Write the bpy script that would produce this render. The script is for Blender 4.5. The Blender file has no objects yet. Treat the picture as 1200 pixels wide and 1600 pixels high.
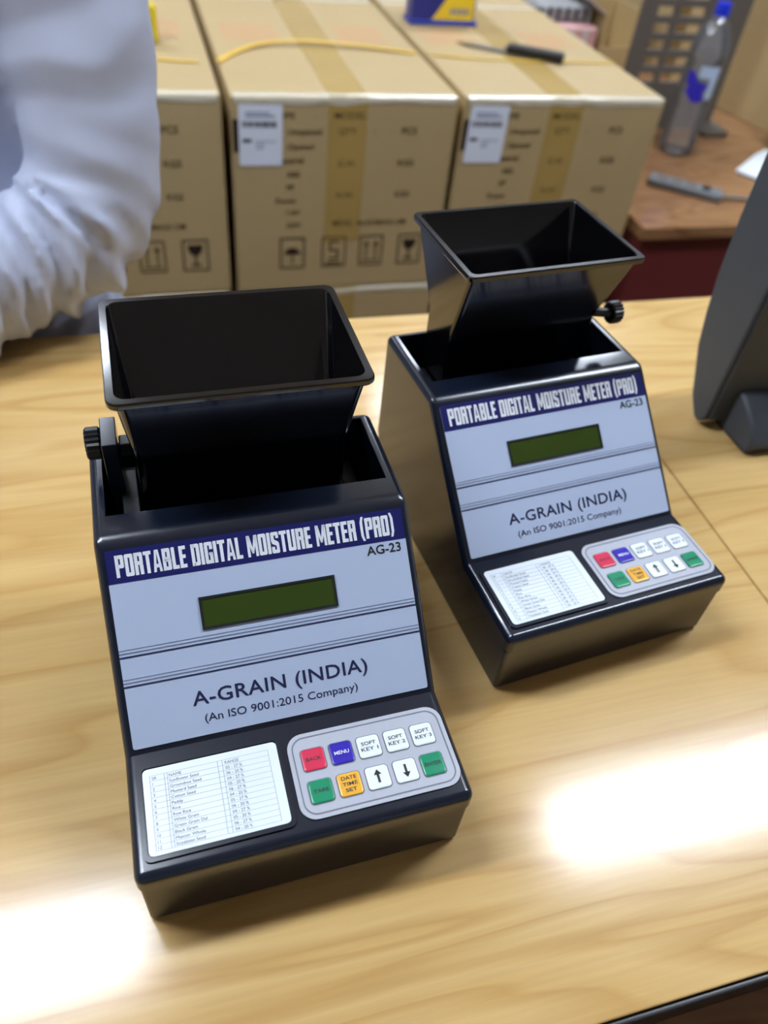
import bpy, bmesh, math, random
from mathutils import Vector, Matrix, noise

sc = bpy.context.scene
col = sc.collection
R = math.radians
T = 0.75                      # desk-top height above the floor
random.seed(7)

# ------------------------------------------------------------------ camera
YAW, PITCH, ROLL = R(-20.0), R(45.141), R(7.371)
cam_d = bpy.data.cameras.new('camera')
cam = bpy.data.objects.new('camera', cam_d)
col.objects.link(cam)
fwd = Vector((0, math.cos(PITCH), -math.sin(PITCH)))
upv = Vector((0, math.sin(PITCH), math.cos(PITCH)))
rgt = Vector((1, 0, 0))
r2 = rgt * math.cos(ROLL) + upv * math.sin(ROLL)
u2 = -rgt * math.sin(ROLL) + upv * math.cos(ROLL)
rz = Matrix.Rotation(YAW, 3, 'Z')
r2, u2, f2 = rz @ r2, rz @ u2, rz @ fwd
cm = Matrix((r2, u2, -f2)).transposed().to_4x4()
cm.translation = Vector((0, 0, T + 0.4609))
cam.matrix_world = cm
cam_d.sensor_fit = 'VERTICAL'
cam_d.sensor_height = 36.0
cam_d.sensor_width = 27.0
cam_d.lens = 1205.7 / 1600.0 * 36.0
cam_d.clip_start = 0.01
cam_d.dof.use_dof = True
cam_d.dof.focus_distance = 0.44
cam_d.dof.aperture_fstop = 5.4
sc.camera = cam

# ------------------------------------------------------------------ world / exposure
w = bpy.data.worlds.new('world'); sc.world = w
w.use_nodes = True
w.node_tree.nodes['Background'].inputs[0].default_value = (0, 0, 0, 1)
w.node_tree.nodes['Background'].inputs[1].default_value = 0.0
sc.view_settings.view_transform = 'Standard'
sc.view_settings.look = 'None'
sc.view_settings.gamma = 1.0
sc.view_settings.use_curve_mapping = False
sc.view_settings.exposure = 0.85
LAMP = 32.0                   # brightness of the ceiling battens

# ------------------------------------------------------------------ materials
def srgb(r, g, b):
    f = lambda c: (c / 255 / 12.92) if c / 255 <= 0.04045 else ((c / 255 + 0.055) / 1.055) ** 2.4
    return (f(r), f(g), f(b), 1)

MATS = {}
def mat(name, rgb, rough=0.5, spec=0.5, metal=0.0, coat=0.0, nscale=0, namt=0.0, bump=0.0, bscale=80, trans=0, stretch=None):
    if name in MATS: return MATS[name]
    m = bpy.data.materials.new(name); m.use_nodes = True
    nt = m.node_tree; p = nt.nodes['Principled BSDF']
    c = srgb(*rgb)
    p.inputs['Base Color'].default_value = c
    p.inputs['Roughness'].default_value = rough
    p.inputs['Specular IOR Level'].default_value = spec
    p.inputs['Metallic'].default_value = metal
    p.inputs['Coat Weight'].default_value = coat
    p.inputs['Coat Roughness'].default_value = 0.05
    tc = nt.nodes.new('ShaderNodeTexCoord')
    mp = nt.nodes.new('ShaderNodeMapping')
    nt.links.new(tc.outputs['Object'], mp.inputs['Vector'])
    if stretch: mp.inputs['Scale'].default_value = stretch
    n = nt.nodes.new('ShaderNodeTexNoise'); n.inputs['Scale'].default_value = nscale or 30
    n.inputs['Detail'].default_value = 4
    nt.links.new(mp.outputs[0], n.inputs['Vector'])
    if namt:
        mx = nt.nodes.new('ShaderNodeMix'); mx.data_type = 'RGBA'
        lo = tuple(max(0, x * (1 - namt)) for x in c[:3]) + (1,)
        hi = tuple(min(1, x * (1 + namt)) for x in c[:3]) + (1,)
        mx.inputs[6].default_value = lo; mx.inputs[7].default_value = hi
        nt.links.new(n.outputs['Fac'], mx.inputs[0])
        nt.links.new(mx.outputs[2], p.inputs['Base Color'])
    if bump:
        n2 = nt.nodes.new('ShaderNodeTexNoise'); n2.inputs['Scale'].default_value = bscale
        n2.inputs['Detail'].default_value = 3
        nt.links.new(tc.outputs['Object'], n2.inputs['Vector'])
        b = nt.nodes.new('ShaderNodeBump'); b.inputs['Strength'].default_value = bump
        b.inputs['Distance'].default_value = 0.002
        nt.links.new(n2.outputs['Fac'], b.inputs['Height'])
        nt.links.new(b.outputs[0], p.inputs['Normal'])
    MATS[name] = m
    return m

def emit(name, rgb, s):
    m = bpy.data.materials.new(name); m.use_nodes = True
    p = m.node_tree.nodes['Principled BSDF']
    p.inputs['Base Color'].default_value = (0.9, 0.9, 0.9, 1)
    p.inputs['Emission Color'].default_value = srgb(*rgb)
    p.inputs['Emission Strength'].default_value = s
    return m

def wood(name, c0, c1, c2, rough, seed=0.0, scale=1.0, spec=0.5, planks=False):
    m = bpy.data.materials.new(name); m.use_nodes = True
    nt = m.node_tree; p = nt.nodes['Principled BSDF']; L = nt.links.new
    tc = nt.nodes.new('ShaderNodeTexCoord')
    mp = nt.nodes.new('ShaderNodeMapping')
    mp.inputs['Scale'].default_value = (1.1 * scale, 7.0 * scale, 1)
    mp.inputs['Location'].default_value = (seed, seed * 0.7, 0)
    L(tc.outputs['Object'], mp.inputs['Vector'])
    n = nt.nodes.new('ShaderNodeTexNoise'); n.inputs['Scale'].default_value = 1.6; n.inputs['Detail'].default_value = 2
    n.inputs['Distortion'].default_value = 0.6
    L(mp.outputs[0], n.inputs['Vector'])
    # contour the low-frequency field into growth rings
    mm = nt.nodes.new('ShaderNodeMath'); mm.operation = 'MULTIPLY'; mm.inputs[1].default_value = 9.0
    L(n.outputs['Fac'], mm.inputs[0])
    fr = nt.nodes.new('ShaderNodeMath'); fr.operation = 'FRACT'; L(mm.outputs[0], fr.inputs[0])
    cr = nt.nodes.new('ShaderNodeValToRGB')
    e = cr.color_ramp.elements
    e[0].position = 0; e[0].color = srgb(*c1)
    e[1].position = 1; e[1].color = srgb(*c1)
    k = cr.color_ramp.elements.new(0.5); k.color = srgb(*c0)
    k = cr.color_ramp.elements.new(0.90); k.color = srgb(*c2)
    L(fr.outputs[0], cr.inputs[0])
    mp2 = nt.nodes.new('ShaderNodeMapping'); mp2.inputs['Scale'].default_value = (5 * scale, 120 * scale, 1)
    L(tc.outputs['Object'], mp2.inputs['Vector'])
    n2 = nt.nodes.new('ShaderNodeTexNoise'); n2.inputs['Scale'].default_value = 3; n2.inputs['Detail'].default_value = 4
    L(mp2.outputs[0], n2.inputs['Vector'])
    mx = nt.nodes.new('ShaderNodeMix'); mx.data_type = 'RGBA'; mx.blend_type = 'MULTIPLY'
    mx.inputs[0].default_value = 0.2
    L(cr.outputs[0], mx.inputs[6]); L(n2.outputs['Fac'], mx.inputs[7])
    L(mx.outputs[2], p.inputs['Base Color'])
    p.inputs['Roughness'].default_value = rough
    p.inputs['Specular IOR Level'].default_value = spec
    return m

M = dict(
    black=mat('black_gloss_plastic', (17, 26, 42), rough=0.22, spec=0.65, coat=0.15, nscale=200, namt=0.1),
    black2=mat('black_hopper_plastic', (6, 6, 9), rough=0.12, spec=0.7, coat=0.25, nscale=200, namt=0.1),
    blackm=mat('black_matt_plastic', (17, 18, 22), rough=0.4),
    label=mat('label_white', (184, 198, 224), rough=0.35, nscale=6, namt=0.01),
    navy=mat('label_navy', (24, 28, 96), rough=0.35),
    white=mat('print_white', (236, 240, 246), rough=0.4),
    ink=mat('print_dark_blue', (30, 36, 74), rough=0.45),
    inkk=mat('print_black', (26, 28, 34), rough=0.5),
    inkg=mat('print_grey', (110, 122, 150), rough=0.5),
    lcdb=mat('lcd_bezel', (34, 40, 44), rough=0.3),
    lcd=mat('lcd_green', (52, 70, 22), rough=0.16, nscale=12, namt=0.18),
    card=mat('card_white', (226, 234, 240), rough=0.3),
    cline=mat('card_line', (168, 178, 186), rough=0.5),
    ctext=mat('card_text', (90, 98, 108), rough=0.5),
    pad=mat('keypad_grey', (176, 180, 190), rough=0.4, nscale=300, namt=0.04),
    padl=mat('keypad_line', (112, 116, 126), rough=0.45),
    kred=mat('key_red', (214, 52, 84), rough=0.25), kblue=mat('key_blue', (52, 40, 168), rough=0.25),
    kgreen=mat('key_green', (24, 140, 100), rough=0.25), korange=mat('key_orange', (240, 178, 60), rough=0.25),
    kwhite=mat('key_white', (232, 240, 244), rough=0.25),
    cardboard=mat('cardboard', (184, 160, 114), rough=0.48, spec=0.5, nscale=5, namt=0.07, bump=0.15, bscale=30),
    tape=mat('brown_tape', (178, 148, 84), rough=0.22, spec=0.5, nscale=10, namt=0.08, bump=0.25, bscale=60),
    ctape=mat('clear_tape', (222, 212, 186), rough=0.16, spec=0.8, nscale=10, namt=0.05, bump=0.6, bscale=70),
    boxink=mat('carton_ink', (84, 66, 40), rough=0.8, spec=0.1),
    boxdark=mat('carton_dark_ink', (52, 38, 30), rough=0.8, spec=0.1),
    pink=mat('pale_red_print', (214, 160, 122), rough=0.8, spec=0.1),
    paper=mat('white_paper', (226, 230, 240), rough=0.6),
    strap=mat('yellow_strap', (226, 184, 66), rough=0.3),
    shirt=mat('pale_blue_shirt', (180, 186, 205), rough=0.75, spec=0.2, bump=0.06, bscale=900),
    trousers=mat('dark_trousers', (34, 36, 44), rough=0.85, nscale=60, namt=0.15),
    skin=mat('skin', (142, 100, 76), rough=0.5, nscale=20, namt=0.05),
    hair=mat('black_hair', (18, 16, 15), rough=0.6, nscale=150, namt=0.4),
    grey=mat('terminal_grey', (70, 75, 82), rough=0.5, spec=0.4, bump=0.05, bscale=400),
    screen=mat('screen_black', (8, 9, 11), rough=0.08),
    maroon=mat('maroon_panel', (104, 40, 42), rough=0.35, nscale=4, namt=0.12),
    slot=mat('stand_grey', (96, 88, 80), rough=0.55, nscale=10, namt=0.05),
    pgrey=mat('power_strip_grey', (108, 112, 116), rough=0.45),
    cablem=mat('cable_grey', (120, 116, 108), rough=0.5),
    pwhite=mat('white_plastic', (226, 232, 236), rough=0.3),
    green=mat('green_plastic', (120, 190, 110), rough=0.4),
    blue=mat('blue_card', (32, 40, 120), rough=0.35), yellow=mat('yellow_card', (232, 196, 40), rough=0.35),
    bluebase=mat('blue_edge', (36, 58, 170), rough=0.3),
    ypack=mat('yellow_pack', (214, 190, 30), rough=0.35),
    steel=mat('steel', (170, 172, 176), rough=0.28, metal=1.0, nscale=60, namt=0.08),
    capb=mat('blue_cap', (20, 52, 214), rough=0.3),
    lblue=mat('bottle_label_blue', (48, 40, 176), rough=0.4), lwhite=mat('bottle_label_pale', (176, 196, 220), rough=0.4),
    wall=mat('wall_paint', (226, 226, 222), rough=0.8, spec=0.2, nscale=3, namt=0.02),
    ceil=mat('ceiling_paint', (238, 238, 236), rough=0.9, spec=0.1, nscale=3, namt=0.02),
    lampbody=mat('lamp_white_metal', (236, 236, 236), rough=0.4),
    edge=mat('black_edge_band', (20, 18, 18), rough=0.35),
    deskdark=mat('desk_dark_panel', (52, 40, 34), rough=0.5, nscale=8, namt=0.15),
    foam=mat('white_foam', (206, 204, 202), rough=0.7), stripe=mat('grey_wrap', (150, 150, 150), rough=0.4, nscale=40, namt=0.6, stretch=(1, .1, .1)),
    pinkbox=mat('pink_wrap', (206, 160, 156), rough=0.6),
)
M['lamp'] = emit('lamp_diffuser', (228, 239, 255), LAMP)
M['desk'] = wood('desk_maple', (220, 184, 122), (214, 176, 112), (203, 162, 98), 0.15, seed=3.1)
M['bench'] = wood('bench_wood', (164, 122, 84), (152, 110, 74), (136, 96, 64), 0.09, seed=1.3)
M['floor'] = wood('floor_laminate', (130, 94, 66), (116, 82, 58), (98, 68, 48), 0.3, seed=5.7, scale=0.6)

def thin_clear(name, tint, fac, milk=0.08):
    m = bpy.data.materials.new(name); m.use_nodes = True
    nt = m.node_tree; nt.nodes.clear()
    o = nt.nodes.new('ShaderNodeOutputMaterial'); t = nt.nodes.new('ShaderNodeBsdfTransparent')
    g = nt.nodes.new('ShaderNodeBsdfGlossy'); mx = nt.nodes.new('ShaderNodeMixShader')
    df = nt.nodes.new('ShaderNodeBsdfTranslucent'); dd = nt.nodes.new('ShaderNodeBsdfDiffuse'); m2 = nt.nodes.new('ShaderNodeMixShader'); m3 = nt.nodes.new('ShaderNodeMixShader')
    df.inputs[0].default_value = tint; dd.inputs[0].default_value = tint
    m3.inputs[0].default_value = .5; nt.links.new(df.outputs[0], m3.inputs[1]); nt.links.new(dd.outputs[0], m3.inputs[2])
    m2.inputs[0].default_value = milk; nt.links.new(t.outputs[0], m2.inputs[1]); nt.links.new(m3.outputs[0], m2.inputs[2])
    lw = nt.nodes.new('ShaderNodeLayerWeight'); lw.inputs[0].default_value = fac
    t.inputs[0].default_value = tint; g.inputs['Roughness'].default_value = 0.08
    nt.links.new(lw.outputs['Fresnel'], mx.inputs[0]); nt.links.new(m2.outputs[0], mx.inputs[1])
    nt.links.new(g.outputs[0], mx.inputs[2]); nt.links.new(mx.outputs[0], o.inputs[0])
    return m
M['pet'] = thin_clear('clear_pet', (0.95, 0.97, 1.0, 1), 0.40, 0.18)

# ------------------------------------------------------------------ helpers
def link(name, me, m, parent=None, smooth=False):
    o = bpy.data.objects.new(name, me); col.objects.link(o)
    if m is not None and not me.materials: me.materials.append(m)
    if parent is not None: o.parent = parent
    if smooth:
        me.polygons.foreach_set('use_smooth', [True] * len(me.polygons)); me.update()
    return o

def autosmooth(me, ang=40):
    bm = bmesh.new(); bm.from_mesh(me)
    for f in bm.faces: f.smooth = True
    for e in bm.edges:
        if len(e.link_faces) == 2 and e.calc_face_angle(0) > R(ang): e.smooth = False
    bm.to_mesh(me); bm.free()

def wn(o):
    md = o.modifiers.new('weighted', 'WEIGHTED_NORMAL'); md.mode = 'FACE_AREA'; md.keep_sharp = True; md.weight = 100
    return o

def mesh(name, vs, fs, m, parent=None, smooth=False, auto=None):
    me = bpy.data.meshes.new(name); me.from_pydata([tuple(v) for v in vs], [], fs); me.update()
    bm = bmesh.new(); bm.from_mesh(me); bmesh.ops.recalc_face_normals(bm, faces=bm.faces); bm.to_mesh(me); bm.free()
    o = link(name, me, m, parent, smooth)
    if auto: autosmooth(me, auto); wn(o)
    return o

def box(name, lo, hi, m, parent=None, bev=0.0, seg=2, taper=None):
    bm = bmesh.new()
    bmesh.ops.create_cube(bm, size=1)
    for v in bm.verts:
        v.co = Vector([lo[i] + (v.co[i] + 0.5) * (hi[i] - lo[i]) for i in range(3)])
    if taper:
        for v in bm.verts: v.co = taper(v.co)
    if bev: bmesh.ops.bevel(bm, geom=bm.edges[:], offset=bev, segments=seg, profile=0.5, affect='EDGES')
    me = bpy.data.meshes.new(name); bm.to_mesh(me); bm.free()
    o = link(name, me, m, parent)
    if bev: autosmooth(me, 50); wn(o)
    return o

def empty(name, loc=(0, 0, 0), rz=0.0):
    o = bpy.data.objects.new(name, None); col.objects.link(o)
    o.location = loc; o.rotation_euler = (0, 0, rz); o.empty_display_size = 0.05
    return o

def tag(o, label, cat, group=None):
    o['label'] = label; o['category'] = cat
    if group: o['group'] = group
    return o

def struct(o):
    o['kind'] = 'structure'; return o

def frame(o, ux, uy):
    ux, uy = Vector(ux).normalized(), Vector(uy).normalized()
    return Vector(o), ux, uy, ux.cross(uy).normalized()

def P(fr, x, y, e=0.0):
    return fr[0] + fr[1] * x + fr[2] * y + fr[3] * e

def rrect(x0, y0, x1, y1, r, n=5):
    pts = []
    for cx, cy, a in ((x1 - r, y0 + r, -90), (x1 - r, y1 - r, 0), (x0 + r, y1 - r, 90), (x0 + r, y0 + r, 180)):
        for i in range(n + 1):
            t = R(a + 90 * i / n); pts.append((cx + r * math.cos(t), cy + r * math.sin(t)))
    return pts

def plate(name, fr, pts, e0, e1, m, parent, auto=50):
    """flat outline with thickness, on a frame"""
    n = len(pts)
    vs = [P(fr, x, y, e0) for x, y in pts] + [P(fr, x, y, e1) for x, y in pts]
    fs = [tuple(range(n, 2 * n)), tuple(range(n - 1, -1, -1))] + [(i, (i + 1) % n, n + (i + 1) % n, n + i) for i in range(n)]
    return mesh(name, vs, fs, m, parent, auto=auto)

def ringplate(name, fr, outer, inner, e0, e1, m, parent):
    n = len(outer)
    vs = [P(fr, x, y, e) for e in (e0, e1) for pts in (outer, inner) for x, y in pts]
    fs = []
    for i in range(n):
        j = (i + 1) % n
        fs += [(2 * n + i, 2 * n + j, 3 * n + j, 3 * n + i), (i, j, 2 * n + j, 2 * n + i), (n + j, n + i, 3 * n + i, 3 * n + j)]
    return mesh(name, vs, fs, m, parent, auto=50)

def multi(name, fr, polys, e, m, parent):
    """several flat printed shapes of one print, a hair above the surface"""
    vs, fs = [], []
    for pts in polys:
        k = len(vs); vs += [P(fr, x, y, e) for x, y in pts]; fs.append(tuple(range(k, k + len(pts))))
    return mesh(name, vs, fs, m, parent)

def rect(x0, y0, x1, y1): return [(x0, y0), (x1, y0), (x1, y1), (x0, y1)]

def text_geo(s, off=0.0, spacing=1.0):
    cu = bpy.data.curves.new('tmp', 'FONT'); cu.body = s; cu.size = 1; cu.offset = off
    cu.resolution_u = 3; cu.space_character = spacing
    o = bpy.data.objects.new('tmp', cu); col.objects.link(o)
    dg = bpy.context.evaluated_depsgraph_get(); dg.update()
    me = bpy.data.meshes.new_from_object(o.evaluated_get(dg))
    vs = [v.co.copy() for v in me.vertices]; fs = [tuple(p.vertices) for p in me.polygons]
    bpy.data.objects.remove(o); bpy.data.curves.remove(cu); bpy.data.meshes.remove(me)
    return vs, fs

def fit(geo, x0, y0, x1, y1, shear=0.0):
    vs, fs = geo
    ax, bx = min(v.x for v in vs), max(v.x for v in vs); ay, by = min(v.y for v in vs), max(v.y for v in vs)
    return [(x0 + (v.x - ax) / (bx - ax) * (x1 - x0) + shear * (v.y - ay), y0 + (v.y - ay) / (by - ay) * (y1 - y0)) for v in vs], fs

def fith(geo, x0, y0, h, xs=1.0, caps=True):
    """keep the shape, set cap height h"""
    vs, fs = geo
    k = h / 0.73; ax = min(v.x for v in vs)
    return [(x0 + (v.x - ax) * k * xs, y0 + v.y * k) for v in vs], fs

def lettering(name, fr, parts, e, m, parent):
    vs, fs = [], []
    for v2, f2_ in parts:
        k = len(vs); vs += [P(fr, x, y, e) for x, y in v2]; fs += [tuple(i + k for i in f) for f in f2_]
    me = bpy.data.meshes.new(name); me.from_pydata([tuple(v) for v in vs], [], fs); me.update()
    return link(name, me, m, parent)

def tube(path, rads, n=12, cap=True):
    vs, fs = [], []
    up = Vector((0, 0, 1))
    for i, p in enumerate(path):
        p = Vector(p)
        d = (Vector(path[min(i + 1, len(path) - 1)]) - Vector(path[max(i - 1, 0)])).normalized()
        a = d.cross(up)
        if a.length < 1e-3: a = d.cross(Vector((0, 1, 0)))
        a.normalize(); b = a.cross(d)
        r = rads[i] if isinstance(rads, (list, tuple)) else rads
        for k in range(n):
            t = 2 * math.pi * k / n; vs.append(p + a * r * math.cos(t) + b * r * math.sin(t))
    for i in range(len(path) - 1):
        for k in range(n):
            j = (k + 1) % n; fs.append((i * n + k, i * n + j, (i + 1) * n + j, (i + 1) * n + k))
    if cap: fs += [tuple(range(n - 1, -1, -1)), tuple(range((len(path) - 1) * n, len(path) * n))]
    return vs, fs

def lathe(prof, n=32):
    vs, fs = [], []
    for r, z in prof:
        for k in range(n):
            t = 2 * math.pi * k / n; vs.append((r * math.cos(t), r * math.sin(t), z))
    for i in range(len(prof) - 1):
        for k in range(n):
            j = (k + 1) % n; fs.append((i * n + k, i * n + j, (i + 1) * n + j, (i + 1) * n + k))
    return vs, fs

def prism(profile, x0, x1):
    """yz outline extruded along x"""
    n = len(profile)
    vs = [(x0, y, z) for y, z in profile] + [(x1, y, z) for y, z in profile]
    fs = [tuple(range(n)), tuple(range(2 * n - 1, n - 1, -1))] + [(i, n + i, n + (i + 1) % n, (i + 1) % n) for i in range(n)]
    return vs, fs

# ------------------------------------------------------------------ the room
X0, X1, Y0, Y1, H = -3.2, 4.6, -3.0, 5.2, T + 1.9
struct(box('floor', (X0, Y0, -0.1), (X1, Y1, 0), M['floor']))
struct(box('ceiling', (X0, Y0, H), (X1, Y1, H + 0.1), M['ceil']))
struct(box('wall_back', (X0, Y1, 0), (X1, Y1 + 0.1, H), M['wall']))
struct(box('wall_front', (X0, Y0 - 0.1, 0), (X1, Y0, H), M['wall']))
struct(box('wall_left', (X0 - 0.1, Y0, 0), (X0, Y1, H), M['wall']))
struct(box('wall_right', (X1, Y0, 0), (X1 + 0.1, Y1, H), M['wall']))
for k, (a, b, c, d) in enumerate(((X0, Y1 - 0.015, X1, Y1), (X0, Y0, X1, Y0 + 0.015))):
    struct(box('baseboard_back' if k == 0 else 'baseboard_front', (a, b, 0), (c, d, 0.1), M['pwhite']))
def batten(x, y, where):
    o = empty('ceiling_light_offscreen', (x, y, H))
    box('housing', (-0.61, -0.11, -0.03), (0.61, 0.11, 0), M['lampbody'], o, bev=0.004)
    box('diffuser_offscreen', (-0.59, -0.095, -0.042), (0.59, 0.095, -0.0301), M['lamp'], o, bev=0.004)
    tag(o, 'white ceiling batten lamp ' + where, 'ceiling light', 'batten lamps on the ceiling')
for y, wy in ((0.75, 'over the desk row'), (2.9, 'behind the carton stack')):
    for x, wx in ((-0.85, 'on the left wall side'), (1.55, 'on the right wall side')): batten(x, y, wy + ', ' + wx)

# ------------------------------------------------------------------ desks
def desk(x0, x1, label, yb=0.73, yf=0.05):
    o = empty('desk', ((x0 + x1) / 2, (yf + yb) / 2, 0))
    hx, hy = (x1 - x0) / 2, (yb - yf) / 2
    box('desk_top', (-hx, -hy, T - 0.026), (hx, hy, T), M['desk'], o, bev=0.0012, seg=2)
    box('edge_band', (-hx, -hy - 0.004, T - 0.030), (hx, -hy - 0.0002, T - 0.002), M['edge'], o, bev=0.001)
    for sx in (-1, 1):
        box('side_panel', (sx * hx - (0.03 if sx > 0 else 0), -hy + 0.05, 0), (sx * hx + (0.03 if sx < 0 else 0), hy - 0.05, T - 0.0262), M['deskdark'], o)
    box('modesty_panel', (-hx + 0.031, -0.10, 0.35), (hx - 0.031, -0.08, T - 0.0262), M['deskdark'], o)
    return tag(o, label, 'desk')
desk(-1.05, 0.4365, 'pale maple desk carrying the two moisture meters')
desk(0.438, 1.80, 'pale maple desk carrying the dark grey terminal')

# ------------------------------------------------------------------ moisture meters
Wd = 0.18
def meter_cover():
    prof = [(0, .046), (0, .0595), (.067, .0600), (.1538, .1395), (.238, .1395), (.238, .046)]
    vs, fs = prism(prof, -Wd / 2, Wd / 2)
    a = mesh('tmp', vs, fs, None)
    b = box('tmp', (-.082, .173, .07), (.082, .232, .2), None)
    md = a.modifiers.new('b', 'BOOLEAN'); md.object = b; md.operation = 'DIFFERENCE'; md.solver = 'EXACT'
    dg = bpy.context.evaluated_depsgraph_get(); dg.update()
    me = bpy.data.meshes.new_from_object(a.evaluated_get(dg))
    bpy.data.objects.remove(a); bpy.data.objects.remove(b)
    bm = bmesh.new(); bm.from_mesh(me)
    bmesh.ops.remove_doubles(bm, verts=bm.verts, dist=1e-5)
    sel = [e for e in bm.edges if len(e.link_faces) == 2 and e.calc_face_angle(0) > R(20)
           and not all(abs(v.co.z - .07) < 1e-4 for v in e.verts)
           and not all(abs(v.co.z - .046) < 1e-4 for v in e.verts)
           and not all(abs(v.co.y - .067) < 1e-4 for v in e.verts)
           and not (abs(e.verts[0].co.z - e.verts[1].co.z) > .05 and all(abs(v.co.x) < .085 for v in e.verts))]
    inner = [e for e in sel if all(abs(v.co.x) < .0825 and .172 < v.co.y < .233 for v in e.verts)]
    outer = [e for e in sel if e not in inner]
    bmesh.ops.bevel(bm, geom=outer, offset=.0052, segments=5, profile=0.5, affect='EDGES', clamp_overlap=True)
    inner = [e for e in bm.edges if len(e.link_faces) == 2 and e.calc_face_angle(0) > R(60) and all(abs(v.co.x) < .0825 and .172 < v.co.y < .233 and v.co.z > .13 for v in e.verts)]
    bmesh.ops.bevel(bm, geom=inner, offset=.0018, segments=3, profile=0.5, affect='EDGES', clamp_overlap=True)
    bm.to_mesh(me); bm.free(); autosmooth(me, 35)
    return me

def rr_ring(xh, y0, y1, z, r, n=4):
    return [(x, y, z) for x, y in rrect(-xh, y0, xh, y1, r, n)]

def hopper_mesh(rings, name, m, parent):
    """loft through horizontal rounded rectangles, closed at both ends"""
    vs, fs = [], []
    n = len(rings[0])
    for r in rings: vs += r
    for i in range(len(rings) - 1):
        for k in range(n):
            j = (k + 1) % n; fs.append((i * n + k, i * n + j, (i + 1) * n + j, (i + 1) * n + k))
    fs += [tuple(range(n - 1, -1, -1)), tuple(range((len(rings) - 1) * n, len(rings) * n))]
    return mesh(name, vs, fs, m, parent, auto=32)

def knob(parent, x0, x1, y, z, r, ridges=18):
    o = empty('knob'); o.parent = parent
    n = ridges * 2
    vs, fs = [], []
    sec = [(x0, .88), (x0 + (x1 - x0) * .12, 1), (x0 + (x1 - x0) * .88, 1), (x1, .88)]
    for x, s in sec:
        for k in range(n):
            t = 2 * math.pi * k / n; q = r * s * (1 if k % 2 else .88)
            vs.append((x, y + q * math.cos(t), z + q * math.sin(t)))
    for i in range(3):
        for k in range(n):
            j = (k + 1) % n; fs.append((i * n + k, i * n + j, (i + 1) * n + j, (i + 1) * n + k))
    fs += [tuple(range(n)), tuple(range(3 * n, 4 * n))]
    bpy.data.objects.remove(o)
    return mesh('knob', vs, fs, M['blackm'], parent, auto=30)

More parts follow.
